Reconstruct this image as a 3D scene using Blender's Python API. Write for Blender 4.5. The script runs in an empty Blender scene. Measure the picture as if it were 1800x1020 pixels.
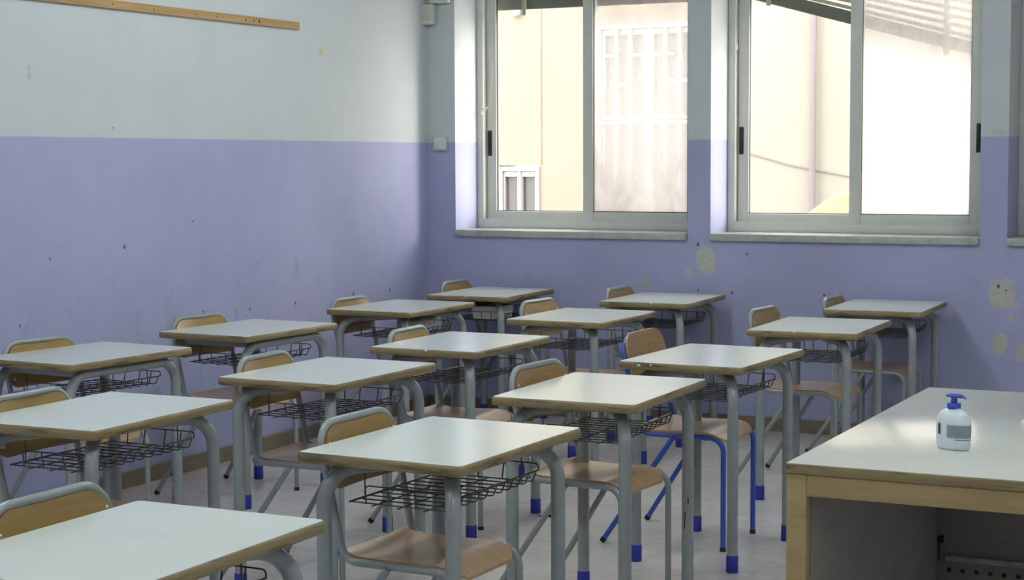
import bpy, bmesh, math, random
from mathutils import Vector, Matrix
random.seed(7)
sc = bpy.context.scene
COL = sc.collection
R = math.radians

# ------------------------------------------------------------------ materials
def new_mat(name):
    m = bpy.data.materials.new(name); m.use_nodes = True
    nt = m.node_tree; nt.nodes.clear()
    out = nt.nodes.new('ShaderNodeOutputMaterial')
    return m, nt, out

class NB:
    """tiny node builder"""
    def __init__(s, nt): s.nt = nt
    def n(s, t, **kw):
        nd = s.nt.nodes.new(t)
        for k, v in kw.items(): setattr(nd, k, v)
        return nd
    def link(s, a, b): s.nt.links.new(a, b)
    def setin(s, nd, key, v):
        if isinstance(v, bpy.types.NodeSocket): s.link(v, nd.inputs[key])
        elif v is not None: nd.inputs[key].default_value = v
    def math(s, op, a, b=None, c=None, clamp=False):
        nd = s.n('ShaderNodeMath', operation=op); nd.use_clamp = clamp
        for i, v in enumerate((a, b, c)): s.setin(nd, i, v)
        return nd.outputs[0]
    def mix(s, fac, a, b):
        nd = s.n('ShaderNodeMix', data_type='RGBA')
        s.setin(nd, 0, fac); s.setin(nd, 6, a); s.setin(nd, 7, b)
        return nd.outputs[2]
    def noise(s, vec, scale, detail=3, rough=.55, dist=0):
        nd = s.n('ShaderNodeTexNoise'); s.setin(nd, 'Vector', vec)
        nd.inputs['Scale'].default_value = scale; nd.inputs['Detail'].default_value = detail
        nd.inputs['Roughness'].default_value = rough; nd.inputs['Distortion'].default_value = dist
        return nd.outputs[0]
    def ramp(s, v, lo, hi, a=0., b=1.):
        nd = s.n('ShaderNodeMapRange'); nd.clamp = True
        s.setin(nd, 0, v); s.setin(nd, 1, lo); s.setin(nd, 2, hi); s.setin(nd, 3, a); s.setin(nd, 4, b)
        return nd.outputs[0]
    def scale(s, vec, xyz, off=None):
        nd = s.n('ShaderNodeMapping'); s.setin(nd, 0, vec); nd.inputs['Scale'].default_value = xyz
        if off is not None: s.setin(nd, 'Location', off)
        return nd.outputs[0]
    def objpos(s, shift=True):
        tc = s.n('ShaderNodeTexCoord').outputs['Object']
        if not shift: return tc
        oi = s.n('ShaderNodeObjectInfo').outputs['Random']
        k = s.math('MULTIPLY', oi, 37.)
        cb = s.n('ShaderNodeCombineXYZ'); s.setin(cb, 0, k); s.setin(cb, 1, k); s.setin(cb, 2, k)
        va = s.n('ShaderNodeVectorMath', operation='ADD'); s.setin(va, 0, tc); s.setin(va, 1, cb.outputs[0])
        return va.outputs[0]
    def worldpos(s): return s.n('ShaderNodeNewGeometry').outputs['Position']
    def bump(s, h, strength=.2, dist=.002):
        nd = s.n('ShaderNodeBump'); s.setin(nd, 'Height', h)
        nd.inputs['Strength'].default_value = strength; nd.inputs['Distance'].default_value = dist
        return nd.outputs[0]
    def principled(s, col, rough=.5, metal=0., normal=None, spec=.5, coat=0.):
        nd = s.n('ShaderNodeBsdfPrincipled')
        s.setin(nd, 'Base Color', col if isinstance(col, bpy.types.NodeSocket) else (*col, 1))
        s.setin(nd, 'Roughness', rough); s.setin(nd, 'Metallic', metal)
        s.setin(nd, 'Specular IOR Level', spec)
        if coat: s.setin(nd, 'Coat Weight', coat); s.setin(nd, 'Coat Roughness', .15)
        if normal is not None: s.link(normal, nd.inputs['Normal'])
        return nd.outputs[0]

def c4(c): return (*c, 1.)

def mat_plain(name, col, rough=.5, metal=0., var=.06, scale=14., spec=.5, coat=0., bump=0.):
    m, nt, out = new_mat(name); b = NB(nt)
    p = b.objpos(); n = b.noise(p, scale)
    f = b.ramp(n, .25, .75)
    col_ = b.mix(f, c4([max(0, c*(1-var)) for c in col]), c4([min(1, c*(1+var)) for c in col]))
    nm = b.bump(b.noise(p, scale*12, 2), bump) if bump else None
    b.link(b.principled(col_, rough, metal, nm, spec, coat), out.inputs[0])
    return m

def mat_wood(name, c1, c2, stretch, scale=9., rough=.42, coat=0., dirt=None):
    m, nt, out = new_mat(name); b = NB(nt)
    p = b.objpos()
    g = b.noise(b.scale(p, stretch), scale, 5, .6, .6)
    g2 = b.noise(p, 3., 2)
    f = b.ramp(g, .3, .7)
    col = b.mix(f, c4(c1), c4(c2))
    col = b.mix(b.math('MULTIPLY', b.ramp(g2, .45, .75), .25), col, c4([c*.7 for c in c1]))
    if dirt:
        d = b.noise(b.scale(p, dirt), 6., 4, .65)
        col = b.mix(b.math('MULTIPLY', b.ramp(d, .53, .64), .7), col, c4((.055, .043, .025)))
    b.link(b.principled(col, rough, 0, b.bump(g, .08, .001), .5, coat), out.inputs[0])
    return m

def spot(b, a, c, a0, c0, ra, rc, wob, k):
    """soft-edged blob mask, 1 inside"""
    da = b.math('DIVIDE', b.math('SUBTRACT', a, a0), ra)
    dc = b.math('DIVIDE', b.math('SUBTRACT', c, c0), rc)
    d = b.math('SQRT', b.math('ADD', b.math('MULTIPLY', da, da), b.math('MULTIPLY', dc, dc)))
    d = b.math('ADD', d, b.math('MULTIPLY', b.math('SUBTRACT', wob, .5), k))
    return b.ramp(d, .95, 1.05, 1., 0.)

STRIPE = 1.6557
WHITE = (.54, .575, .585); LILAC = (.37, .38, .565)
def mat_wall(name, axis, dots=(), patches=(), scuff=.35):
    m, nt, out = new_mat(name); b = NB(nt)
    pos = b.worldpos()
    sp = b.n('ShaderNodeSeparateXYZ'); b.link(pos, sp.inputs[0])
    a, z = sp.outputs[axis], sp.outputs[2]
    wob = b.noise(pos, 9., 3, .6)
    fine = b.noise(pos, 38., 3, .6)
    mott = b.noise(pos, 2.2, 4, .6)
    zz = b.math('ADD', z, b.math('MULTIPLY', b.math('SUBTRACT', wob, .5), .004))
    up = b.ramp(zz, STRIPE-.002, STRIPE+.002)
    lil = b.mix(b.ramp(mott, .3, .7), c4([c*.94 for c in LILAC]), c4([c*1.05 for c in LILAC]))
    # scuffs: greyish rubbed marks on the lilac dado
    sc1 = b.noise(b.scale(pos, (1., 1., .55)), 7., 6, .7, .4)
    sc2 = b.noise(pos, 1.1, 2)
    msk = b.math('MULTIPLY', b.ramp(sc1, .56, .74), b.ramp(sc2, .42, .6))
    low = b.ramp(b.math('ADD', z, b.math('MULTIPLY', sc2, .8)), 1.25, 1.75, 1., .15)
    lil = b.mix(b.math('MULTIPLY', b.math('MULTIPLY', msk, low), scuff), lil, c4((.20, .20, .27)))
    wht = b.mix(b.ramp(mott, .3, .7), c4([c*.96 for c in WHITE]), c4([min(1, c*1.03) for c in WHITE]))
    col = b.mix(up, lil, wht)
    for (a0, c0, ra, rc, k, cc) in patches:
        wf = b.math('ADD', b.math('MULTIPLY', wob, .6), b.math('MULTIPLY', fine, .4))
        mk = spot(b, a, z, a0, c0, ra, rc, wf, k*1.7)
        edge = spot(b, a, z, a0, c0, ra*1.12, rc*1.1, wf, k*1.7)
        col = b.mix(b.math('MULTIPLY', edge, .5), col, c4([min(1, c*1.12) for c in cc]))
        inner = b.mix(b.ramp(fine, .35, .65), c4([c*.86 for c in cc]), c4(cc))
        col = b.mix(mk, col, inner)
    for (a0, c0, r) in dots:
        mk = spot(b, a, z, a0, c0, r*.62, r*.8, fine, 1.6)
        col = b.mix(b.math('MULTIPLY', mk, .85), col, c4((.05, .05, .09)))
    nm = b.bump(b.math('ADD', b.math('MULTIPLY', fine, .4), wob), .12, .004)
    b.link(b.principled(col, .62, 0, nm, .35), out.inputs[0])
    return m

M = {}
# left wall: small dark holes and chips (y, z, radius)
LDOTS = [(6.343, 1.144, .013), (5.831, 1.113, .008), (6.87, 1.247, .008), (7.768, .769, .013), (8.367, .776, .014),
         (8.786, .77, .013), (7.342, .769, .010), (7.426, 1.003, .007), (6.28, 1.701, .006), (7.139, 1.685, .006),
         (5.63, .833, .008), (6.94, .789, .008)]
LPATCH = [(8.063, 2.154, .021, .020, 1.8, (.60, .53, .33)), (5.732, 1.935, .014, .026, 1.8, (.52, .56, .54)),
          (5.932, 1.944, .013, .015, 1.8, (.56, .60, .57))]
FDOTS = [(-3.435, 1.053, .014), (-3.14, 1.004, .010), (-3.23, .783, .010), (-3.434, .79, .008), (-2.688, .784, .010),
         (-1.74, .86, .012), (-1.70, .84, .008)]
PL = (.50, .51, .44)
FPATCH = [(-3.386, .966, .052, .082, .7, PL), (-1.719, .82, .062, .072, 1.5, PL), (-1.726, .552, .037, .053, .8, PL),
          (-1.611, .512, .035, .045, .9, PL), (-3.487, .885, .022, .035, 2.2, (.46, .49, .55)), (-1.676, .691, .016, .022, 1., PL),
          (-1.755, 1.679, .040, .014, 1.6, (.50, .55, .47)), (-3.76, .824, .02, .035, 2.4, (.42, .44, .45)),
          (-1.66, .77, .03, .012, 1.6, PL)]
M['wall_left'] = mat_wall('left wall paint', 1, LDOTS, LPATCH, .55)
M['wall_far'] = mat_wall('window wall paint', 0, FDOTS, FPATCH, .45)
M['wall'] = mat_wall('wall paint', 0)
M['ceiling'] = mat_plain('ceiling paint', (.78, .79, .78), .8)
M['metal'] = mat_plain('grey green enamel', (.27, .295, .295), .25, .0, .08, 20)
M['blue'] = mat_plain('blue enamel', (.035, .085, .40), .32, 0, .08)
M['foot'] = mat_plain('blue plastic', (.018, .030, .30), .5, 0, .1)
M['black'] = mat_plain('black rubber', (.012, .012, .013), .6)
M['wire'] = mat_plain('dark wire', (.075, .080, .080), .40, .4)
M['rivet'] = mat_plain('steel rivet', (.75, .74, .70), .28, .8)
M['edge'] = mat_wood('desk wood', (.205, .150, .066), (.295, .222, .108), (1, 1, 14), 7., .45, 0, (1, 1, 9))
M['ply'] = mat_wood('chair plywood', (.27, .165, .047), (.37, .235, .075), (1, .35, 5), 10., .30, .25)
M['seatply'] = mat_wood('seat plywood', (.36, .225, .115), (.46, .30, .17), (1, 6, 1), 8., .30, .2)
M['beech'] = mat_wood('beech', (.33, .235, .10), (.42, .31, .145), (.6, 9, 9), 6., .45)
M['darkboard'] = mat_wood('dark board', (.27, .25, .205), (.31, .29, .24), (1, 1, 5), 5., .6)
M['rail'] = mat_wood('rail wood', (.33, .19, .065), (.46, .28, .105), (9, .8, 9), 5., .5)
M['alu'] = mat_plain('painted aluminium', (.60, .61, .555), .42, 0., .05, 8)
M['plastic'] = mat_plain('pale plastic', (.60, .61, .58), .45)
M['cream_plastic'] = mat_plain('cream plastic', (.50, .51, .42), .45)
M['runner'] = mat_plain('worn runner steel', (.45, .46, .45), .45, .2, .25, 30)
M['chip'] = mat_plain('white chip', (.74, .74, .70), .6)
M['tape'] = mat_plain('white tape', (.80, .80, .74), .5)
M['chalk'] = mat_plain('chalk', (.85, .86, .84), .8)
M['soap'] = mat_plain('bottle plastic', (.66, .76, .78), .30, 0, .02)
M['pump'] = mat_plain('pump plastic', (.045, .075, .42), .35)
M['whitepaint'] = mat_plain('white joinery', (.30, .285, .275), .5)
M['darkglass'] = mat_plain('window dark pane', (.085, .077, .08), .3)
M['extground'] = mat_plain('courtyard paving', (.25, .23, .21), .8, 0, .1, 1.5)
M['yellow'] = mat_plain('yellow canvas', (.60, .53, .26), .8)
M['pipe'] = mat_plain('mauve grey pipe', (.165, .14, .15), .5)
M['joint'] = mat_plain('joint sealant', (.175, .150, .122), .8)
M['shutter'] = mat_plain('shutter bar', (.16, .165, .135), .5)
M['shutter_slat'] = mat_plain('shutter slat', (.50, .465, .36), .5)

def laminate(name, c1, c2, rough):
    m, nt, out = new_mat(name); b = NB(nt)
    p = b.objpos()
    n = b.noise(p, 5., 5, .65); n2 = b.noise(p, 60., 2)
    col = b.mix(b.ramp(n, .35, .65), c4(c1), c4(c2))
    rg = rough
    b.link(b.principled(col, rg, 0, None, .5), out.inputs[0])
    return m
M['laminate'] = laminate('pale laminate', (.645, .68, .625), (.675, .71, .655), .20)
M['laminate2'] = laminate('teacher laminate', (.60, .60, .535), (.64, .635, .57), .15)

def floor_mat():
    m, nt, out = new_mat('marble tile floor'); b = NB(nt)
    p = b.worldpos()
    n = b.noise(p, 2.2, 6, .65, .8); n2 = b.noise(p, 13., 4, .6, .4)
    col = b.mix(b.ramp(n, .3, .7), c4((.52, .475, .435)), c4((.62, .585, .545)))
    col = b.mix(b.math('MULTIPLY', b.ramp(n2, .5, .75), .5), col, c4((.70, .70, .68)))
    col = b.mix(b.math('MULTIPLY', b.ramp(b.noise(p, 5., 5, .7), .60, .75), .3), col, c4((.34, .31, .28)))
    br = b.n('ShaderNodeTexBrick'); b.link(p, br.inputs['Vector'])
    br.offset = 0.; br.inputs['Scale'].default_value = 1.
    br.inputs['Brick Width'].default_value = .40; br.inputs['Row Height'].default_value = .40
    br.inputs['Mortar Size'].default_value = .0015; br.inputs['Mortar Smooth'].default_value = .3
    col = b.mix(b.math('MULTIPLY', br.outputs['Fac'], .35), col, c4((.24, .22, .20)))
    nm = b.bump(b.math('ADD', b.noise(p, 7., 3, .5), b.math('MULTIPLY', n2, .5)), .10, .01)
    b.link(b.principled(col, .24, 0, nm, .5), out.inputs[0])
    return m
M['floor'] = floor_mat()

def marble_mat(name, c1, c2, c3, sc_=9.):
    m, nt, out = new_mat(name); b = NB(nt)
    p = b.worldpos()
    n = b.noise(p, sc_, 6, .7, 1.2)
    col = b.mix(b.ramp(n, .3, .6), c4(c1), c4(c2))
    col = b.mix(b.math('MULTIPLY', b.ramp(b.noise(p, sc_*2.2, 4, .7, 2.), .56, .7), .7), col, c4(c3))
    b.link(b.principled(col, .35), out.inputs[0])
    return m
M['sill'] = marble_mat('grey sill marble', (.33, .345, .30), (.46, .47, .43), (.25, .27, .23), 10.)
M['base'] = marble_mat('brown skirting marble', (.155, .125, .085), (.215, .175, .12), (.12, .10, .07), 12.)

def facade_mat():
    m, nt, out = new_mat('cream render'); b = NB(nt)
    p = b.worldpos()
    n = b.noise(p, 1.6, 5, .65); n2 = b.noise(b.scale(p, (1., 1., .35)), 7., 5, .7)
    col = b.mix(b.ramp(n, .3, .7), c4((.236, .205, .166)), c4((.248, .217, .178)))
    col = b.mix(b.math('MULTIPLY', b.ramp(n2, .56, .72), .28), col, c4((.155, .134, .107)))
    sp = b.n('ShaderNodeSeparateXYZ'); b.link(p, sp.inputs[0])     # right half lightened in colour to stand in for stronger sunlight
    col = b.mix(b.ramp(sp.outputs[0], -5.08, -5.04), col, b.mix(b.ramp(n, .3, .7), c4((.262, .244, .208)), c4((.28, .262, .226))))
    b.link(b.principled(col, .85, 0, None, .2), out.inputs[0])
    return m
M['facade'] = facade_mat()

def glass_mat(name, haze, film=(.40, .385, .38)):
    m, nt, out = new_mat(name); b = NB(nt)
    tr = b.n('ShaderNodeBsdfTransparent'); tr.inputs[0].default_value = (.96, .97, .96, 1)
    gl = b.n('ShaderNodeBsdfGlossy'); gl.inputs['Roughness'].default_value = .03
    mx = b.n('ShaderNodeMixShader'); mx.inputs[0].default_value = .015
    b.link(tr.outputs[0], mx.inputs[1]); b.link(gl.outputs[0], mx.inputs[2])
    last = mx.outputs[0]
    if haze:
        p = b.worldpos()
        sp = b.n('ShaderNodeSeparateXYZ'); b.link(p, sp.inputs[0])
        streak = b.noise(b.scale(p, (1., 1., .25)), 14., 5, .7, .6)
        blot = b.noise(p, 5., 5, .7, .5)
        f = b.math('ADD', b.ramp(streak, .3, .75, -.12, .12), b.ramp(blot, .3, .7, -.09, .09))
        # dirt film is heavier on the lower half, where rain and hands leave it
        f = b.math('ADD', f, b.ramp(sp.outputs[2], 1.25, 2.45, haze[0], haze[1]))
        f = b.math('MINIMUM', b.math('MAXIMUM', f, .05), .93)
        tl = b.n('ShaderNodeBsdfTranslucent'); tl.inputs[0].default_value = (*film, 1)
        m2 = b.n('ShaderNodeMixShader'); b.link(f, m2.inputs[0])
        b.link(last, m2.inputs[1]); b.link(tl.outputs[0], m2.inputs[2]); last = m2.outputs[0]
    b.link(last, out.inputs[0])
    return m
M['glass'] = glass_mat('clear window glass', None)
M['glass_dirty'] = glass_mat('dusty window glass', (.86, .28))
M['glass_dirtier'] = glass_mat('whitened window glass', (.92, .45), (.50, .485, .47))

def emit_mat(name, col, s):
    m, nt, out = new_mat(name); b = NB(nt)
    e = b.n('ShaderNodeEmission'); e.inputs[0].default_value = c4(col); e.inputs[1].default_value = s
    b.link(e.outputs[0], out.inputs[0]); return m
LAMP = 51.0
M['tube'] = emit_mat('fluorescent tube', (.90, .985, 1.0), LAMP)
M['lampbody'] = mat_plain('lamp body', (.8, .8, .8), .5)

def label_mat():
    m, nt, out = new_mat('printed label'); b = NB(nt)
    p = b.objpos(False)
    sp = b.n('ShaderNodeSeparateXYZ'); b.link(p, sp.inputs[0])
    row = b.math('SINE', b.math('MULTIPLY', sp.outputs[2], 1500.))
    n = b.noise(b.scale(p, (1, 1, .3)), 500., 2)
    k = b.math('MULTIPLY', b.ramp(row, .1, .5), b.ramp(n, .42, .52))
    col = b.mix(b.math('MULTIPLY', k, .6), c4((.52, .60, .63)), c4((.30, .35, .43)))
    b.link(b.principled(col, .4), out.inputs[0]); return m
M['label'] = label_mat()
M['ink'] = mat_plain('dark ink', (.05, .05, .06), .5)

def wrap_mat():
    m, nt, out = new_mat('crumpled plastic film'); b = NB(nt)
    p = b.objpos(); n = b.noise(p, 26., 5, .7, .8)
    col = b.mix(b.ramp(n, .35, .65), c4((.40, .39, .40)), c4((.72, .71, .72)))
    b.link(b.principled(col, .25, 0, b.bump(n, .8, .01)), out.inputs[0]); return m
M['film'] = wrap_mat()

# ------------------------------------------------------------------ mesh helpers
def build(name, bm, mats, parent=None, smooth=35, loc=None):
    bmesh.ops.recalc_face_normals(bm, faces=bm.faces)
    me = bpy.data.meshes.new(name); bm.to_mesh(me); bm.free()
    if not isinstance(mats, (list, tuple)): mats = [mats]
    for m in mats: me.materials.append(m)
    if smooth:
        me.polygons.foreach_set('use_smooth', [True]*len(me.polygons))
        me.set_sharp_from_angle(angle=R(smooth))
    o = bpy.data.objects.new(name, me); COL.objects.link(o)
    if parent: o.parent = parent
    if loc: o.location = loc
    return o

def box(bm, lo, hi, bevel=0., seg=2, mi=0):
    lo, hi = Vector(lo), Vector(hi)
    r = bmesh.ops.create_cube(bm, size=1.)
    vs = r['verts']; c = (lo+hi)/2; d = hi-lo
    for v in vs: v.co = Vector((v.co.x*d.x, v.co.y*d.y, v.co.z*d.z))+c
    fs = set(f for v in vs for f in v.link_faces)
    for f in fs: f.material_index = mi
    if bevel:
        es = list(set(e for v in vs for e in v.link_edges))
        bmesh.ops.bevel(bm, geom=es, offset=bevel, segments=seg, affect='EDGES', profile=.5)
    return vs

def obox(bm, c, ax, half, bevel=0., mi=0):
    """box with its own axes"""
    n0 = len(bm.verts)
    vs = box(bm, [-h for h in half], half, bevel, 2, mi)
    bm.verts.ensure_lookup_table()
    Mx = Matrix((ax[0], ax[1], ax[2])).transposed()
    for v in list(bm.verts)[n0:]: v.co = Mx @ v.co + Vector(c)

def fillet(pts, rad, n=7):
    pts = [Vector(p) for p in pts]; out = [pts[0]]
    for i in range(1, len(pts)-1):
        r = rad[i] if isinstance(rad, (list, tuple)) else rad
        a = (pts[i-1]-pts[i]); b_ = (pts[i+1]-pts[i])
        la, lb = a.length, b_.length; a.normalize(); b_.normalize()
        ang = a.angle(b_)
        if r <= 0 or ang > 3.1: out.append(pts[i]); continue
        t = min(r/math.tan(ang/2), la*.98, lb*.98); r2 = t*math.tan(ang/2)
        ctr = pts[i]+(a+b_).normalized()*(r2/math.sin(ang/2))
        p0 = pts[i]+a*t; p1 = pts[i]+b_*t
        v0 = p0-ctr; v1 = p1-ctr; th = v0.angle(v1)
        for k in range(n+1):
            s = k/n
            out.append(ctr+(v0*math.sin((1-s)*th)+v1*math.sin(s*th))/math.sin(th))
    out.append(pts[-1]); return out

def tube(bm, pts, r, seg=12, cap=True, mi=0):
    pts = [Vector(p) for p in pts]
    clean = [pts[0]]
    for p in pts[1:]:
        if (p-clean[-1]).length > 1e-5: clean.append(p)
    pts = clean; n = len(pts)
    T = []
    for i in range(n):
        a = pts[max(i-1, 0)]; b_ = pts[min(i+1, n-1)]; T.append((b_-a).normalized())
    up = Vector((0, 0, 1)) if abs(T[0].z) < .9 else Vector((1, 0, 0))
    u = T[0].cross(up).normalized(); rings = []
    for i in range(n):
        u = (u-T[i]*u.dot(T[i])).normalized(); v = T[i].cross(u)
        rr = r[i] if isinstance(r, (list, tuple)) else r
        rings.append([bm.verts.new(pts[i]+(u*math.cos(2*math.pi*k/seg)+v*math.sin(2*math.pi*k/seg))*rr) for k in range(seg)])
    for i in range(n-1):
        for k in range(seg):
            f = bm.faces.new((rings[i][k], rings[i][(k+1) % seg], rings[i+1][(k+1) % seg], rings[i+1][k])); f.material_index = mi
    if cap:
        for rg, s in ((rings[0], 1), (rings[-1], -1)):
            f = bm.faces.new(rg[::s]); f.material_index = mi

def lathe(bm, prof, seg=32, sx=1., sy=1., c=(0, 0, 0), mi=0):
    rings = []
    for (r, z) in prof:
        rings.append([bm.verts.new((c[0]+r*sx*math.cos(2*math.pi*k/seg), c[1]+r*sy*math.sin(2*math.pi*k/seg), c[2]+z)) for k in range(seg)])
    for i in range(len(rings)-1):
        for k in range(seg):
            f = bm.faces.new((rings[i][k], rings[i][(k+1) % seg], rings[i+1][(k+1) % seg], rings[i+1][k])); f.material_index = mi
    bm.faces.new(rings[0][::-1]).material_index = mi; bm.faces.new(rings[-1]).material_index = mi

def rrect(w, d, r, n=5):
    """rounded rectangle outline in xy, w along x, d along y"""
    out = []
    for (sx, sy, a0) in ((1, 1, 0), (-1, 1, 90), (-1, -1, 180), (1, -1, 270)):
        for k in range(n+1):
            a = R(a0+90*k/n)
            out.append((sx*(w/2-r)+r*math.cos(a), sy*(d/2-r)+r*math.sin(a)))
    return out

def slab(bm, w, d, r, prof, mi_of=None):
    """stack of rounded-rectangle rings: prof = [(inset, z), ...]"""
    rings = []
    for (ins, z) in prof:
        rings.append([bm.verts.new((x, y, z)) for x, y in rrect(w-2*ins, d-2*ins, max(r-ins, .002))])
    n = len(rings[0])
    for i in range(len(rings)-1):
        for k in range(n):
            bm.faces.new((rings[i][k], rings[i][(k+1) % n], rings[i+1][(k+1) % n], rings[i+1][k]))
    bm.faces.new(rings[0][::-1]); bm.faces.new(rings[-1])

def grid_solid(bm, xs, zs, y0, y1, holes):
    """wall slab in the xz plane cut by rectangular holes"""
    def solid(i, k):
        if i < 0 or k < 0 or i >= len(xs)-1 or k >= len(zs)-1: return False
        cx, cz = (xs[i]+xs[i+1])/2, (zs[k]+zs[k+1])/2
        return not any(a < cx < b and c < cz < d for a, b, c, d in holes)
    V = {}
    def v(x, y, z):
        key = (round(x, 5), round(y, 5), round(z, 5))
        if key not in V: V[key] = bm.verts.new((x, y, z))
        return V[key]
    for i in range(len(xs)-1):
        for k in range(len(zs)-1):
            if not solid(i, k): continue
            x0, x1, z0, z1 = xs[i], xs[i+1], zs[k], zs[k+1]
            for y in (y0, y1): bm.faces.new((v(x0, y, z0), v(x1, y, z0), v(x1, y, z1), v(x0, y, z1)))
            if not solid(i-1, k): bm.faces.new((v(x0, y0, z0), v(x0, y1, z0), v(x0, y1, z1), v(x0, y0, z1)))
            if not solid(i+1, k): bm.faces.new((v(x1, y0, z0), v(x1, y1, z0), v(x1, y1, z1), v(x1, y0, z1)))
            if not solid(i, k-1): bm.faces.new((v(x0, y0, z0), v(x1, y0, z0), v(x1, y1, z0), v(x0, y1, z0)))
            if not solid(i, k+1): bm.faces.new((v(x0, y0, z1), v(x1, y0, z1), v(x1, y1, z1), v(x0, y1, z1)))

def thing(name, label, cat, loc=(0, 0, 0), rz=0., group=None):
    o = bpy.data.objects.new(name, None); COL.objects.link(o)
    o.empty_display_size = .1
    o.location = loc; o.rotation_euler = (0, 0, rz)
    o['label'] = label; o['category'] = cat
    if group: o['group'] = group
    return o
def tag(o, label, cat, group=None):
    o['label'] = label; o['category'] = cat
    if group: o['group'] = group
    return o
def struct(o): o['kind'] = 'structure'; return o
def kids(o): return [c for c in ALLKIDS.get(o.name, [])]
def copy_tree(src, parent=None):
    c = src.copy(); COL.objects.link(c)
    if parent is not None:
        c.parent = parent; c.matrix_parent_inverse = src.matrix_parent_inverse.copy()
    for ch in list(src.children): copy_tree(ch, c)
    return c

# ------------------------------------------------------------------ the room
XL, XR, YN, YW, ZC = -5.217, 1.95, -0.9, 9.257, 3.15
WT = .40                                  # window wall thickness
bm = bmesh.new(); box(bm, (XL-.2, YN-.2, -.2), (XR+.2, YW+WT, 0)); struct(build('floor', bm, M['floor'], smooth=0))
bm = bmesh.new(); box(bm, (XL-.2, YN-.2, ZC), (XR+.2, YW+WT, ZC+.2)); struct(build('ceiling', bm, M['ceiling'], smooth=0))
bm = bmesh.new(); box(bm, (XL-.2, YN-.2, 0), (XL, YW, ZC)); struct(build('wall_left', bm, M['wall_left'], smooth=0))
bm = bmesh.new(); box(bm, (XR, YN-.2, 0), (XR+.2, YW, ZC)); struct(build('wall_right', bm, M['wall'], smooth=0))
bm = bmesh.new(); box(bm, (XL, YN-.2, 0), (XR, YN, ZC)); struct(build('wall_near', bm, M['wall'], smooth=0))
WINS = [(-5.022, -3.500), (-3.360, -1.845), (-1.700, -.185)]
ZS, ZT = 1.083, 2.78                      # masonry opening
bm = bmesh.new()
xs = sorted(set([XL-.2, XR+.2]+[x for w in WINS for x in w]))
grid_solid(bm, xs, [0, ZS, ZT, ZC], YW, YW+WT, [(a, b, ZS, ZT) for a, b in WINS])
struct(build('wall_far', bm, M['wall_far'], smooth=0))
bm = bmesh.new(); box(bm, (XL, YN, 0), (XL+.012, YW, .078), .003); struct(build('baseboard_left', bm, M['base'], smooth=0))
bm = bmesh.new(); box(bm, (XL+.012, YW-.012, 0), (XR, YW, .078), .003); struct(build('baseboard_far', bm, M['base'], smooth=0))

# windows: aluminium frame, two sliding sashes, marble sill
FY = YW+.288
def frame_ring(bm, x0, x1, z0, z1, y0, y1, t, tb=None, tt=None, bev=.004):
    tb = tb or t; tt = tt or t
    box(bm, (x0, y0, z0), (x0+t, y1, z1), bev); box(bm, (x1-t, y0, z0), (x1, y1, z1), bev)
    box(bm, (x0+t-.001, y0, z0), (x1-t+.001, y1, z0+tb), bev); box(bm, (x0+t-.001, y0, z1-tt), (x1-t+.001, y1, z1), bev)
for i, (a, b_) in enumerate(WINS):
    w = bpy.data.objects.new('window_%d' % (i+1), None); COL.objects.link(w); struct(w)
    w.location = ((a+b_)/2, FY, ZS)
    ox, oy, oz = w.location
    z0 = 1.118; xm = (a+b_)/2
    def lb(p): return (p[0]-ox, p[1]-oy, p[2]-oz)
    def fin(name, bm, mat, parent=w, smooth=30):
        for v in bm.verts: v.co -= Vector((ox, oy, oz))
        return build(name, bm, mat, parent, smooth)
    bm = bmesh.new(); box(bm, (a+.001, YW-.022, ZS-.006), (b_-.001, FY+.08, ZS+.035), .005)
    fin('sill', bm, M['sill'])
    bm = bmesh.new(); frame_ring(bm, a, b_, z0, ZT, FY, FY+.085, .045, .045)
    box(bm, (a+.045, FY+.004, z0+.045), (b_-.045, FY+.012, z0+.060))
    fin('frame', bm, M['alu'])
    for s, (x0, x1, y) in enumerate(((a+.047, xm+.035, FY+.045), (xm-.035, b_-.047, FY+.010))):
        bm = bmesh.new(); frame_ring(bm, x0, x1, z0+.047, ZT-.047, y, y+.032, .068, .060, .06, .006)
        sash = fin('sash', bm, M['alu'])
        bm = bmesh.new(); box(bm, (x0+.063, y+.013, z0+.10), (x1-.063, y+.019, ZT-.10))
        pane = M['glass'] if s == 0 or i == 2 else (M['glass_dirty'] if i == 0 else M['glass_dirtier'])
        fin('pane', bm, pane, sash)
        # black rubber glazing seal
        bm = bmesh.new(); frame_ring(bm, x0+.064, x1-.064, z0+.104, ZT-.104, y+.008, y+.024, .007, None, None, 0)
        fin('seal', bm, M['black'], sash)
        hx = x0+.022 if s == 0 else x1-.022
        bm = bmesh.new(); box(bm, (hx-.014, y-.006, 1.572), (hx+.014, y+.004, 1.732), .004)
        box(bm, (hx-.006, y-.010, 1.60), (hx+.004, y-.004, 1.70), .002)
        h = fin('handle', bm, M['black'], sash); h['label'] = 'black recessed sash handle'

    if i == 2:                                  # the third window has its roller shutter down
        bm = bmesh.new()
        for k in range(42):
            zk = ZS+.02+k*.040
            box(bm, (a-.03, YW+WT+.03, zk), (b_+.03, YW+WT+.044, zk+.038), .004)
        fin('roller_shutter', bm, M['shutter_slat'])

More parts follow.
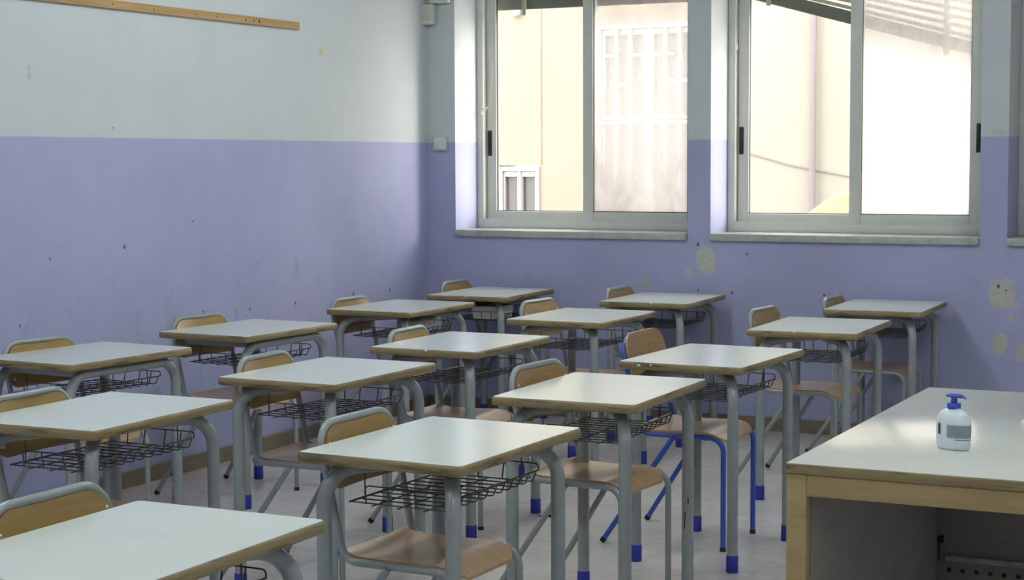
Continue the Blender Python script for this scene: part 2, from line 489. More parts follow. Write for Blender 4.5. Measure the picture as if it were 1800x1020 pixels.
# roller shutters outside the windows
def shutter(a, b_, zl, zr, label, tabs, n=9, gapl=.030, gapr=.030):
    t = thing('roller_shutter', label, 'shutter', ((a+b_)/2, YW+WT+.06, (zl+zr)/2))
    ox, oy, oz = t.location
    ang = math.atan2(zr-zl, b_-a); u = Vector((math.cos(ang), 0, math.sin(ang))); v = Vector((-math.sin(ang), 0, math.cos(ang)))
    L = math.hypot(zr-zl, b_-a)/2
    bm = bmesh.new(); obox(bm, (0, 0, 0), (u, Vector((0, 1, 0)), v), (L, .012, .036), .006)
    obox(bm, v*.03+Vector((0, .004, 0)), (u, Vector((0, 1, 0)), v), (L, .014, .006), .002)
    build('bottom_bar', bm, M['shutter'], t)
    for k in range(n):
        zl2 = zl+.036+gapl*(k+.55); zr2 = zr+.036+gapr*(k+.55)
        an = math.atan2(zr2-zl2, b_-a); uu = Vector((math.cos(an), 0, math.sin(an))); vv = Vector((-math.sin(an), 0, math.cos(an)))
        c = Vector((0, 0, (zl2+zr2)/2-oz)); LL = math.hypot(zr2-zl2, b_-a)/2
        bm = bmesh.new()
        obox(bm, c, (uu, Vector((0, 1, 0)), vv), (LL, .004, min(gapl, gapr)*.40), .002)
        build('slat', bm, M['shutter_slat'], t)
    for (x, dz0, dz1, w) in tabs:
        zc = (zl+zr)/2+math.tan(ang)*(x-ox)-oz
        bm = bmesh.new(); box(bm, (x-ox-w, -.030, zc+dz0), (x-ox+w, -.014, zc+dz1), .004)
        build('strap', bm, M['shutter_slat'], t)
    return t
shutter(-5.08, -3.44, 2.527, 2.521, 'level grey roller shutter edge outside the window nearest the corner', [(-4.76, -.075, .03, .014), (-3.72, -.02, .03, .012)])
shutter(-3.40, -1.80, 2.556, 2.098, 'crooked roller shutter with pale slats sagging outside the middle window',
        [(-3.165, -.05, .05, .014), (-2.127, -.075, .30, .018)], 12, .026, .050)

# ------------------------------------------------------------------ outside
YB = 13.8
bm = bmesh.new(); box(bm, (-16, YW+WT, -.9), (9, YB+.02, -.8)); g = build('ground', bm, M['extground'], smooth=0); struct(g)
ob = thing('building', 'cream rendered building across the courtyard with white windows and a drainpipe', 'building', (-4, YB, -.8))
def ext(name, bm, mat, parent=ob, smooth=0):
    for v in bm.verts: v.co -= Vector((-4, YB, -.8))
    return build(name, bm, mat, parent, smooth)
bm = bmesh.new()
holes = [(-7.035, -6.625, -.0, 1.50), (-6.06, -5.10, 1.15, 2.72)]
grid_solid(bm, sorted({-16, -2.75, -7.035, -6.625, -6.06, -5.10}), [-.8, 0, 1.15, 1.50, 2.72, 4.6], YB, YB+.35, holes)
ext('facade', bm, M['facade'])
def ewin(x0, x1, z0, z1, cols, barcols, rows, surround=.03, st=.032):
    bm = bmesh.new(); frame_ring(bm, x0-surround, x1+surround, z0-surround, z1+surround, YB-.02, YB+.06, surround+.012)
    n = cols
    wd = (x1-x0)/n
    for k in range(1, n): box(bm, (x0+wd*k-st*1.1, YB-.005, z0), (x0+wd*k+st*1.1, YB+.05, z1))
    for k in range(n): frame_ring(bm, x0+wd*k+.012, x0+wd*(k+1)-.012, z0+.012, z1-.012, YB+.005, YB+.045, st, .05, .05)
    f = ext('window', bm, M['whitepaint'])
    bm = bmesh.new(); box(bm, (x0, YB+.05, z0), (x1, YB+.06, z1)); ext('pane', bm, M['darkglass'], f)
    if barcols:
        bm = bmesh.new()
        for k in range(n):
            for j in range(1, barcols):
                xb = x0+wd*k+.03+(wd-.06)*j/barcols
                box(bm, (xb-.016, YB-.03, z0), (xb+.016, YB-.012, z1))
        for zr, sel in rows: box(bm, (x0, YB-.028, zr-.014), (x1, YB-.014, zr+.014)) if sel == 'full' else box(bm, (x0+sel[0], YB-.026, zr-.012), (x0+sel[1], YB-.015, zr+.012))
        ext('grille', bm, M['whitepaint'], f)
ewin(-7.005, -6.655, .03, 1.46, 2, 0, [], .03, .014)
ewin(-6.035, -5.125, 1.18, 2.69, 2, 3, [(1.91, 'full'), (1.87, 'full'), (2.452, (.03, .16)), (2.452, (.26, .42)), (2.452, (.52, .70)), (2.2, (.16, .30)), (2.22, (.66, .86))])
bm = bmesh.new(); tube(bm, [(-4.10, YB-.06, -.8), (-4.10, YB-.06, 4.6)], .026, 12); ext('drainpipe', bm, M['pipe'], ob, 40)
bm = bmesh.new(); tube(bm, [(-5.0, YB-.01, 1.672), (-4.70, YB-.01, 1.603), (-4.3, YB-.012, 1.49), (-3.82, YB-.01, 1.401), (-3.2, YB-.01, 1.3)], .005, 6); ext('cable', bm, M['pipe'], ob, 40)
bm = bmesh.new(); box(bm, (-6.612, YB-.004, 1.5), (-6.602, YB+.01, 4.6)); ext('joint_strip', bm, M['joint'])
bm = bmesh.new()
lathe(bm, [(.01, 0), (.03, .008), (.042, .03), (.036, .06), (.02, .08)], 20, 1, 1, (-6.835, YB-.05, 2.82))
box(bm, (-6.865, YB-.05, 2.86), (-6.805, YB, 2.96), .005); ext('wall_lamp', bm, M['whitepaint'], ob, 40)
# yellow awning low in the courtyard
aw = thing('awning', 'yellow sloping awning showing low through the middle window', 'awning', (-3.35, 12.4, 1.1))
bm = bmesh.new()
sec = [(-3.72, 1.06), (-3.42, 1.27), (-2.4, 1.60), (-2.4, 1.57), (-3.42, 1.24), (-3.72, 1.03)]
fr = [bm.verts.new((x+3.35, -.5, z-1.1)) for x, z in sec]; bk = [bm.verts.new((x+3.35, .5, z-1.1)) for x, z in sec]
bm.faces.new(fr[::-1]); bm.faces.new(bk)
for k in range(6): bm.faces.new((fr[k], fr[(k+1) % 6], bk[(k+1) % 6], bk[k]))
build('canopy', bm, M['yellow'], aw, 0)
bm = bmesh.new(); tube(bm, [(.90, 0, .44), (.90, 0, -1.9)], .03, 10); build('post', bm, M['pipe'], aw)

# ------------------------------------------------------------------ pupil desks
HT = .7775
def make_desk(kind):
    t = thing('school_desk', 'desk', 'desk')
    W, D_ = .703, .503
    bm = bmesh.new()
    slab(bm, D_, W, .013, [(.008, HT-.030), (.0025, HT-.0275), (.0006, HT-.023), (0, HT-.017), (.0004, HT-.010), (.0018, HT-.0045), (.0045, HT-.0015)])
    top = build('tabletop', bm, M['edge'], t, 40)
    bm = bmesh.new()
    slab(bm, D_-.0095, W-.0095, .010, [(0, HT-.0016), (0, HT-.0005), (.0008, HT)])
    s = build('writing_surface', bm, M['laminate'], top, 30); s['label'] = 'pale laminate writing surface'
    zr = HT-.030-.021; r = .0205
    lx, ly = .197, .302
    for sx, sy in ((-1, -1), (1, -1), (1, 1), (-1, 1)):
        P0 = Vector((sx*lx, sy*ly, .012))
        P1 = Vector((sx*lx, sy*ly, zr))
        P2 = Vector((sx*.012, sy*.012*ly/lx, zr)) if kind == 'diag' else Vector((sx*lx, sy*.001, zr))
        bm = bmesh.new(); tube(bm, fillet([P0, P1, P2], .095, 9), r, 16)
        if kind == 'diag': pass
        leg = build('leg', bm, M['metal'], t, 50)
        bm = bmesh.new(); tube(bm, [(sx*lx, sy*ly, 0), (sx*lx, sy*ly, .004), (sx*lx, sy*ly, .062), (sx*lx, sy*ly, .065)], [.0215, .0230, .0225, .0208], 16)
        f = build('foot_sleeve', bm, M['foot'], leg, 50); f['label'] = 'blue plastic foot sleeve'
    bm = bmesh.new()
    if kind == 'diag':
        box(bm, (-.05, -.07, zr+.006), (.05, .07, HT-.029), .003)
        name = 'centre_plate'
    else:
        box(bm, (-lx, .24-.014, zr-.012), (lx, .24+.014, HT-.0295), .003)
        build('cross_rail', bm, M['metal'], t); bm = bmesh.new()
        box(bm, (-lx, -.24-.014, zr-.012), (lx, -.24+.014, HT-.0295), .003)
        name = 'cross_rail'
    build(name, bm, M['metal'], t)
    # wire book basket
    bm = bmesh.new(); wr = .0021
    zb = .632; x0, x1 = -.150, .150; y0, y1 = -.235, .235
    for k in range(11):
        y = y0+(y1-y0)*k/10
        tube(bm, fillet([(x0, y, zb), (x1, y, zb), (x1+.012, y, zb+.032)], .012, 3), wr, 6)
    for x, z in ((x0, zb+.003), (x0+.07, zb-.0035), (x0+.15, zb-.0035), (x0+.23, zb-.0035), (x1+.011, zb+.032)):
        tube(bm, [(x, y0-.015, z), (x, y1+.015, z)], wr*1.35 if x in (x0,) or z > zb+.02 else wr, 6)
    for y, s in ((y1, 1), (y0, -1)):                       # raised looped ends
        ye = y+s*.012
        tube(bm, fillet([(x0+.05, ye, zb), (x0+.05, ye+s*.004, zb+.05), (x1+.012, ye+s*.004, zb+.05), (x1+.012, ye, zb+.03)], .012, 3), wr, 6)
        for x in (x0+.12, x0+.20, x0+.26): tube(bm, [(x, ye-s*.008, zb), (x, ye+s*.004, zb+.05)], wr, 6)
    bk = build('book_basket', bm, M['wire'], t, 50)
    for y in (y0+.03, y1-.03):
        for x in (x0+.02, x1-.02):
            bm = bmesh.new(); tube(bm, [(x, y, zb), (x, y, HT-.028)], wr, 6)
            build('basket_hanger', bm, M['wire'], bk, 50)
    return t

DESKS = {  # row letter + place: (x, y, yaw deg)
 'A1': (-4.583, 5.327, -3.7), 'A2': (-4.594, 6.467, -2.3), 'A3': (-4.546, 7.780, -.9), 'A4': (-4.554, 8.828, 2.4),
 'B1': (-3.467, 4.094, 1.5), 'B2': (-3.377, 5.253, -.7), 'B3': (-3.407, 6.331, .1), 'B4': (-3.449, 7.667, 0.), 'B5': (-3.472, 8.817, 2.4),
 'C1': (-2.204, 2.670, .6), 'C2': (-2.240, 4.058, -1.1), 'C3': (-2.275, 5.223, 1.6), 'C4': (-2.265, 6.288, -2.), 'C5': (-2.236, 7.648, 1.8),
 'C6': (-2.228, 8.821, 2.2)}
DL = {
 'A1': 'pale desk second from the front along the left wall, arched front frame, basket loop raised',
 'A2': 'pale desk by the left wall with its whole top showing, between two others there',
 'A3': 'pale desk by the left wall with crumpled film in its wire basket',
 'A4': 'pale desk in the far corner with a white tray in its basket',
 'B1': 'pale desk cut by the left picture edge, between the bottom-left desk and the left-wall desks',
 'B2': 'pale desk in the middle row with a rust-free arched leg, behind the chair of central front desk',
 'B3': 'pale middle-row desk with a white nick halfway along its near edge',
 'B4': 'pale desk in the middle row whose right corner nearly touches the blue-framed chair',
 'B5': 'pale desk against the wall under the pier between the two full windows',
 'C1': 'large pale desk filling the bottom left corner of the photo',
 'C2': 'large pale desk at bottom centre, nearest of those with legs fully in view',
 'C3': 'pale desk with dark scuff marks on its right leg, directly before the blue-framed chair',
 'C4': 'pale desk with white paint marks on its edge, over the blue-framed chair',
 'C5': 'pale desk behind the left end of the teacher table, second from the wall',
 'C6': 'pale desk standing alone against the wall under the right window',
}
DL['A1'] = 'pale desk beside the left wall with arched front frame, left corner cut by picture edge'
DL['B2'] = 'pale middle-row desk directly behind the chair of the bottom centre desk'
proto = {'diag': make_desk('diag'), 'arch': make_desk('arch')}
used = set(); DESKOBJ = {}
for k, (x, y, a) in DESKS.items():
    kind = 'arch' if k in ('A1', 'A2') else 'diag'
    o = proto[kind] if kind not in used else copy_tree(proto[kind])
    used.add(kind)
    o.location = (x, y, 0); o.rotation_euler = (0, 0, R(a))
    o['label'] = DL[k]; o['group'] = 'pupil desks'; DESKOBJ[k] = o
def mark(desk, name, mat, lo, hi, label):
    bm = bmesh.new(); box(bm, lo, hi, .0015)
    o = build(name, bm, mat, DESKOBJ[desk]); o['label'] = label
YE = -.3515
for dk, xx in (('B3', .02), ('B4', .0), ('A4', -.0), ('B5', .05), ('C5', -.03)):
    if dk == 'B4': continue
    mark(dk, 'edge_nick', M['chip'], (xx-.006, YE-.0006, HT-.008), (xx+.006, YE+.006, HT+.0004), 'white nick in the edge')
mark('C4', 'paint_mark', M['chip'], (-.172, YE-.0006, HT-.016), (-.156, YE+.004, HT-.009), 'white paint mark')
mark('C4', 'paint_mark', M['chip'], (-.118, YE-.0006, HT-.014), (-.111, YE+.004, HT-.006), 'white paint mark')
# dark scuffs on one leg of the desk before the blue chair
bm = bmesh.new()
def curl(pts, rr=.0028): tube(bm, [(.197+.0205*math.sin(a), .302-.0205*math.cos(a), z) for a, z in pts], rr, 6)
curl([(-.35, .312), (-.15, .314), (-.1, .300), (-.3, .290), (-.15, .284), (-.25, .268), (-.30, .258), (-.05, .258)])
curl([(.35, .365), (.42, .352), (.38, .344)])
o = build('scuff', bm, M['ink'], [c for c in DESKOBJ['C3'].children if c.name.startswith('leg')][2]); o['label'] = 'black scuff marks'

# ------------------------------------------------------------------ chairs
CHZ = .83
def make_chair(kind):
    t = thing('school_chair', 'chair', 'chair')
    mt = M['blue'] if kind == 'blue' else M['metal']
    r = .0108
    hy = .182; zs = .447; ztop = CHZ-r
    xf, xb, xt = .185, -.165, -.245
    for s in (-1, 1):
        # front leg, with the bend into the seat rail
        bm = bmesh.new(); tube(bm, fillet([(xf, s*hy, .010), (xf, s*hy, zs), (xf-.12, s*hy, zs)], .055, 8), r, 12)
        leg = build('leg', bm, mt, t, 50)
        bm = bmesh.new(); tube(bm, [(xf, s*hy, 0), (xf, s*hy, .016)], r+.0018, 12); build('foot_cap', bm, M['black'], leg, 50)
        bm = bmesh.new(); tube(bm, [(xf-.12, s*hy, zs), (xb+.05, s*hy, zs)], r, 12); build('seat_rail', bm, mt, t, 50)
        # splayed rear leg
        top = Vector((-.02, s*(hy+.012), zs-.004)); ft = Vector((-.305, s*.238, .010))
        bm = bmesh.new(); tube(bm, [top, ft], r, 12); leg = build('leg', bm, mt, t, 50)
        d = (ft-top).normalized()
        bm = bmesh.new(); tube(bm, [ft-d*.012, ft+d*.006], r+.0016, 12)
        for v in bm.verts: v.co.z = max(v.co.z, 0)
        build('foot_cap', bm, M['black'], leg, 50)
    hw = .192
    bm = bmesh.new()
    lean = (xt-xb)/(ztop-zs)
    pts = [(xb+.05, -hy, zs), (xb, -hy, zs), (xt, -hw, ztop), (xt, hw, ztop), (xb, hy, zs), (xb+.05, hy, zs)]
    tube(bm, fillet(pts, [0, .05, .075, .075, .05, 0], 9), r, 12)
    build('back_frame', bm, mt, t, 50)
    bm = bmesh.new(); tube(bm, [(xb-.014, -hy, zs+.006), (xb-.014, hy, zs+.006)], r*.9, 10)
    build('cross_tube', bm, mt, t, 50)
    bm = bmesh.new(); tube(bm, [(xf-.075, -hy, zs-.004), (xf-.075, hy, zs-.004)], r*.85, 10); build('cross_tube', bm, mt, t, 50)
    # seat: moulded plywood, dished, rolled down at the front
    bm = bmesh.new(); nx, ny = 22, 14; th = .010
    hwid = hy-r-.001 if kind == 'grey' else hy+.008
    def sz(u, v):
        x = xb-.012+(xf+.008-xb+.012)*u
        z = zs+r*.6 if kind == 'grey' else zs+r+.002
        z += -.009*math.sin(math.pi*min(1, u/.72))*(1-.6*v*v)
        if u > .76: q = (u-.76)/.24; z -= .034*q*q
        if u < .14: z += .010*(1-u/.14)**2
        return x, z
    def half(u):
        w = hwid
        if u > .9: w -= .05*((u-.9)/.1)**2
        if u < .08: w -= .015*(1-u/.08)**2
        return w
    gr = {}
    for L in (0, 1):
        for i in range(nx+1):
            for j in range(ny+1):
                u, v = i/nx, j/ny*2-1
                x, z = sz(u, v); gr[L, i, j] = bm.verts.new((x, v*half(u), z+(th if L else 0)))
    for i in range(nx):
        for j in range(ny):
            bm.faces.new((gr[1, i, j], gr[1, i+1, j], gr[1, i+1, j+1], gr[1, i, j+1]))
            bm.faces.new((gr[0, i, j], gr[0, i, j+1], gr[0, i+1, j+1], gr[0, i+1, j]))
    for i in range(nx):
        for j in (0, ny): bm.faces.new((gr[0, i, j], gr[0, i+1, j], gr[1, i+1, j], gr[1, i, j]))
    for j in range(ny):
        for i in (0, nx): bm.faces.new((gr[0, i, j], gr[0, i, j+1], gr[1, i, j+1], gr[1, i, j]))
    build('seat', bm, M['seatply'], t, 50)
    # backrest: curved plywood inside the hoop (blue chair: a bigger shell in front of the hoop)
    bm = bmesh.new(); n = 20
    if kind == 'grey': bw, z0, z1, rc, off = hw-.0085, .640, ztop-.0085, .066, r+.002
    else: bw, z0, z1, rc, off = hw+.006, .640, ztop+.022, .075, .020
    ny, nz = 26, 12
    def lim(z):
        w = bw
        if z > z1-rc: q = (z-(z1-rc))/rc; w = bw-rc+rc*math.sqrt(max(0, 1-q*q))
        if z < z0+.03: q = (z0+.03-z)/.03; w = bw-.03+.03*math.sqrt(max(0, 1-q*q))
        return w
    zl = [z0+(z1-z0)*(1-math.cos(math.pi*k/nz))/2 for k in range(nz+1)]
    gr = {}; th = .010
    for L in (0, 1):
        for i, z in enumerate(zl):
            for j in range(ny+1):
                v = j/ny*2-1; y = v*lim(z)
                x = xb+lean*(z-zs)+off-.006-.016*(1-(y/bw)**2)*(1 if kind == 'grey' else .7)
                gr[L, i, j] = bm.verts.new((x+(th if L else 0), y, z))
    for i in range(nz):
        for j in range(ny):
            bm.faces.new((gr[1, i, j], gr[1, i+1, j], gr[1, i+1, j+1], gr[1, i, j+1])); bm.faces.new((gr[0, i, j], gr[0, i, j+1], gr[0, i+1, j+1], gr[0, i+1, j]))
    for i in range(nz):
        for j in (0, ny): bm.faces.new((gr[0, i, j], gr[0, i+1, j], gr[1, i+1, j], gr[1, i, j]))
    for j in range(ny):
        for i in (0, nz): bm.faces.new((gr[0, i, j], gr[0, i, j+1], gr[1, i, j+1], gr[1, i, j]))
    back = build('backrest', bm, M['ply'], t, 50)
    if kind == 'grey':
        for s in (-1, 1):
            for z in (.765, .675):
                bm = bmesh.new(); x = xb+lean*(z-zs)+off+.0035-.006-.016*(1-((bw-.016)/bw)**2)
                tube(bm, [(x+.005, s*(bw-.016), z), (x+.008, s*(bw-.016), z), (x+.0102, s*(bw-.016), z)], [.0058, .0058, .003], 10)
                build('rivet', bm, M['rivet'], back, 50)
    return t

CHAIRS = {  # backrest top centre x, y, top height, yaw
 'A1': (-4.883, 5.378, .820, -7.), 'A2': (-4.894, 6.477, .827, -6.), 'A3': (-4.846, 7.730, .819, 0.), 'A4': (-4.884, 8.985, .828, 1.),
 'B1': (-3.770, 4.094, .820, 2.), 'B2': (-3.678, 5.259, .825, 3.), 'B3': (-3.706, 6.382, .822, 3.), 'B4': (-3.804, 7.889, .830, -3.5), 'B5': (-3.775, 8.885, .829, 0.),
 'C1': (-2.534, 2.800, .830, 0.), 'C2': (-2.546, 4.083, .830, -1.), 'C3': (-2.605, 5.390, .830, -4.), 'C4': (-2.654, 6.469, .830, 0.),
 'C5': (-2.593, 7.884, .830, -3.), 'C6': (-2.530, 8.869, .815, 0.)}
CL = {
 'A1': 'grey framed plywood chair at the left wall, its backrest top cut by left picture edge',
 'A2': 'grey framed plywood chair at the desk beyond the arched one along the left wall',
 'A3': 'grey framed plywood chair behind the left-wall desk holding crumpled film',
 'A4': 'grey framed plywood chair in the far room corner, behind the desk with the tray',
 'B1': 'grey framed chair whose backrest runs off the left edge, above the bottom-left desk',
 'B2': 'grey framed plywood chair pushed under the middle-row desk behind the bottom centre one',
 'B3': 'grey framed plywood chair at the middle-row desk with the white nick',
 'B4': 'grey framed plywood chair at the middle-row desk just left of the blue chair',
 'B5': 'grey framed plywood chair at the wall desk below the pier between windows',
 'C1': 'grey framed plywood chair in the bottom left corner, top rail close to the camera',
 'C2': 'grey framed plywood chair with its seat at the bottom centre, under the nearest desk',
 'C3': 'grey framed chair under the desk with scuffed leg, seat front showing beside the blue chair',
 'C4': 'blue framed plywood chair, the only blue one',
 'C5': 'grey framed plywood chair with pinkish seat, just left of the teacher table',
 'C6': 'grey framed plywood chair under the wall desk beneath the right window',
}
grey = make_chair('grey'); blue = make_chair('blue'); first = True
for k, (x, y, zt, a) in CHAIRS.items():
    if k == 'C4': o = blue
    elif first: o = grey; first = False
    else: o = copy_tree(grey)
    a = R(a)
    o.location = (x+.245*math.cos(a), y+.245*math.sin(a), 0); o.rotation_euler = (0, 0, a)
    o.scale = (1, 1, zt/CHZ)
    o['label'] = CL[k]; o['group'] = 'pupil chairs'

# ------------------------------------------------------------------ things in the two baskets
def in_desk(k, lx, ly, z):
    x, y, a = DESKS[k]; a = R(a)
    return (x+lx*math.cos(a)-ly*math.sin(a), y+lx*math.sin(a)+ly*math.cos(a), z)
tr = thing('tray', 'white plastic tray in the basket of the far corner desk', 'tray', in_desk('A4', .045, -.085, .6355), R(2.4))
bm = bmesh.new()
out_ = rrect(.19, .25, .045, 6)
def ring(sc_, z): return [bm.verts.new((x*sc_, y*sc_, z)) for x, y in out_]
r0 = ring(.9, 0); r1 = ring(1., .072); r2 = ring(.97, .072); r3 = ring(.87, .004); n = len(r0)
for a_, b_ in ((r0, r1), (r1, r2), (r2, r3)):
    for k in range(n): bm.faces.new((a_[k], a_[(k+1) % n], b_[(k+1) % n], b_[k]))
bm.faces.new(r0[::-1]); bm.faces.new(r3)
build('tray_body', bm, M['plastic'], tr, 40)
bm = bmesh.new(); bmesh.ops.create_icosphere(bm, subdivisions=4, radius=.5)
rnd = random.Random(3)
dirs = [(Vector((rnd.uniform(-1, 1), rnd.uniform(-1, 1), rnd.uniform(-1, 1))).normalized(), rnd.uniform(.02, .06), rnd.uniform(5, 11)) for _ in range(16)]
for v in bm.verts:
    k = 1+sum(a*math.sin(f*d.dot(v.co)*2+f) for d, a, f in dirs)*.35
    c = v.co*k
    c = Vector((math.copysign(abs(c.x*2)**.6, c.x)/2, math.copysign(abs(c.y*2)**.6, c.y)/2, math.copysign(abs(c.z*2)**.7, c.z)/2))
    v.co = Vector((c.x*.12, c.y*.24, c.z*.075))
mz = min(v.co.z for v in bm.verts)
for v in bm.verts: v.co.z -= mz
fl = build('crumpled_wrapper', bm, M['film'], None, 60); fl.location = in_desk('A3', .06, .09, .6355)
tag(fl, 'crumpled grey plastic film stuffed in the basket of a left-wall desk', 'wrapper')

# ------------------------------------------------------------------ teacher table
TX, TY, TH = -1.300, 4.140, .770
td = thing('teacher_table', 'big pale-topped wooden teacher table at the bottom right', 'table', (TX, TY, 0), R(.2))
TW, TL = .80, 1.60
def tp(name, lo, hi, mat, bev=.002, parent=td):
    bm = bmesh.new(); box(bm, lo, hi, bev); return build(name, bm, mat, parent)
top = tp('tabletop', (0, 0, TH-.027), (TW, TL, TH-.0015), M['edge'], .003)
s = tp('writing_surface', (.003, .003, TH-.0016), (TW-.003, TL-.003, TH), M['laminate2'], .0004, top); s['label'] = 'pale laminate surface'
lw = .052
for x0, y0 in ((.003, .004), (TW-.003-lw, .004), (.003, TL-.004-lw), (TW-.003-lw, TL-.004-lw)):
    lg = tp('leg', (x0, y0, 0), (x0+lw, y0+lw, TH-.0275), M['beech'], .003)
    if (x0, y0) == (.003, .004):
        for dx, z, rr in ((.016, .172, .003), (.016, .122, .0055)):
            bm = bmesh.new(); tube(bm, [(x0+dx, y0-.0006, z), (x0+dx, y0+.004, z)], rr, 10)
            build('screw_hole', bm, M['black'], lg)
ap = .055
tp('apron', (.003+lw, .006, TH-.0275-ap), (TW-.003-lw, .028, TH-.0275), M['beech'])
tp('apron', (.003+lw, TL-.028, TH-.0275-ap), (TW-.003-lw, TL-.006, TH-.0275), M['beech'])
tp('apron', (TW-.028, .004+lw, TH-.0275-ap), (TW-.006, TL-.004-lw, TH-.0275), M['beech'])
sp_ = tp('side_panel', (.038, .004+lw, .06), (.056, TL-.004-lw-.021, TH-.028), M['darkboard']); sp_['label'] = 'dark panel along the pupils side'
ep = tp('end_panel', (.038, TL-.004-lw-.020, .06), (TW-.038, TL-.004-lw-.002, TH-.0285), M['darkboard']); ep['label'] = 'dark panel at the far end'
YP = TL-.004-lw-.020
bm = bmesh.new(); box(bm, (.085, YP-.020, .204), (.70, YP-.001, .222), .002)
rl = build('drawer_runner', bm, M['runner'], td); rl['label'] = 'metal drawer runner'
for k in range(7):
    bm = bmesh.new(); tube(bm, [(.095+k*.045, YP-.0008, .170), (.095+k*.045, YP+.002, .170)], .008, 10); build('hole', bm, M['black'], ep)
bm = bmesh.new(); box(bm, (.060, YP-.018, .262), (.080, YP-.001, .285), .004); tube(bm, [(.064, YP-.012, .265), (.064, YP-.010, .205)], .003, 8)
build('latch', bm, M['black'], td)

# soap pump bottle
BX, BY = -.962, 4.535
bt = thing('soap_bottle', 'white pump bottle with blue top standing on the teacher table', 'bottle', (BX, BY, TH), R(-27))
bm = bmesh.new()
prof = [(.040, 0), (.046, .002), (.0490, .010), (.0510, .028), (.0518, .052), (.0510, .070), (.0475, .085), (.040, .097), (.029, .105), (.0175, .109), (.0165, .112)]
lathe(bm, prof, 40, 1, .66); build('body', bm, M['soap'], bt, 60)
def wrap(name, a0, a1, z0, z1, mat, off=.0004):
    bm = bmesh.new(); n = 16
    def rad(z):
        for (r0, h0), (r1, h1) in zip(prof, prof[1:]):
            if h0 <= z <= h1: return r0+(r1-r0)*(z-h0)/(h1-h0)
        return .04
    rows = []
    for z in [z0+(z1-z0)*k/4 for k in range(5)]:
        rr = rad(z)+off
        rows.append([bm.verts.new((rr*math.cos(a0+(a1-a0)*k/n), rr*.66*math.sin(a0+(a1-a0)*k/n)-.0004, z)) for k in range(n+1)])
    for i in range(4):
        for k in range(n): bm.faces.new((rows[i][k], rows[i][k+1], rows[i+1][k+1], rows[i+1][k]))
    bmesh.ops.solidify(bm, geom=bm.faces[:], thickness=.0004)
    return build(name, bm, mat, bt, 60)
wrap('label', R(-84), R(14), .034, .068, M['label'])['label'] = 'pale label with small print'
wrap('label_line', R(-58), R(8), .0285, .0302, M['ink'])
wrap('barcode', R(-121), R(-110), .040, .070, M['ink'])
bm = bmesh.new(); lathe(bm, [(.0170, .107), (.0178, .109), (.0178, .1205), (.0165, .123)], 28); col_ = build('collar', bm, M['pump'], bt, 40)
bm = bmesh.new(); lathe(bm, [(.0085, .1225), (.0080, .137), (.0095, .140)], 20); build('pump_stem', bm, M['pump'], bt, 50)
bm = bmesh.new()
lathe(bm, [(.010, .1375), (.021, .139), (.0225, .142), (.020, .1455), (.010, .148)], 28, 1.05, .8)
tube(bm, [(.012, 0, .1425), (.024, 0, .1425), (.032, 0, .141), (.037, 0, .1385)], [.0058, .0052, .0038, .0030], 12)
build('pump_head', bm, M['pump'], bt, 60)
bm = bmesh.new()
tube(bm, [(0, -.010, 0), (.001, .010, .0005)], .0055, 10)
ck = build('chalk_stub', bm, M['chalk'], None, 50); ck.location = (-.872, 5.05, TH+.0055)
tag(ck, 'white chalk stub lying on the teacher table near the right picture edge', 'chalk')

# ------------------------------------------------------------------ things on the walls
bm = bmesh.new(); box(bm, (0, 0, 0), (.019, 3.3, .040), .002)
rl = build('wall_rail', bm, M['rail'], None); rl.location = (XL, 7.823-3.3, 2.244); rl.rotation_euler = (R(.2), 0, 0)
tag(rl, 'long bare wooden rail fixed high on the white left wall', 'rail')
for y, r in ((2.05, .004), (2.38, .004), (2.55, .004), (2.80, .006), (2.87, .005), (2.92, .008), (1.75, .004)):
    bm = bmesh.new(); tube(bm, [(.0186, y-.35+.35, .02), (.0196, y, .02)], r, 10); build('peg_hole', bm, M['black'], rl)
sw = thing('junction_box', 'small white wall box in the corner on the paint line', 'wall box', (-5.119, YW, 1.648))
bm = bmesh.new(); box(bm, (-.042, -.030, -.041), (.042, 0, .041), .004); build('cover', bm, M['plastic'], sw)
bm = bmesh.new(); box(bm, (-.036, -.0325, -.035), (.036, -.029, .035), .002); build('lid', bm, M['plastic'], sw)
al = thing('motion_sensor', 'cream motion sensor high in the room corner', 'sensor', (-5.188, YW, 2.375), 0)
bm = bmesh.new(); box(bm, (-.042, -.060, 0), (.046, -.010, .128), .010, 3); build('case', bm, M['cream_plastic'], al)
bm = bmesh.new(); box(bm, (-.040, -.064, .002), (.044, -.012, .028), .008, 3); build('lens', bm, M['plastic'], al)
bm = bmesh.new(); box(bm, (-.015, -.015, .05), (.02, 0, .09), .002); build('mount', bm, M['plastic'], al)
cv = thing('conduit_box', 'white conduit bracket beside the motion sensor at the top edge', 'bracket', (-5.10, YW, 2.505))
bm = bmesh.new(); box(bm, (-.075, -.045, 0), (.058, 0, .06), .006); build('housing', bm, M['plastic'], cv)
bm = bmesh.new(); tube(bm, [(.03, -.02, .06), (.03, -.02, ZC-2.505)], .010, 10); build('conduit', bm, M['plastic'], cv)
bm = bmesh.new(); tube(bm, [(.038, -.0445, .02), (.038, -.050, .02)], .005, 10); build('screw', bm, M['black'], cv)
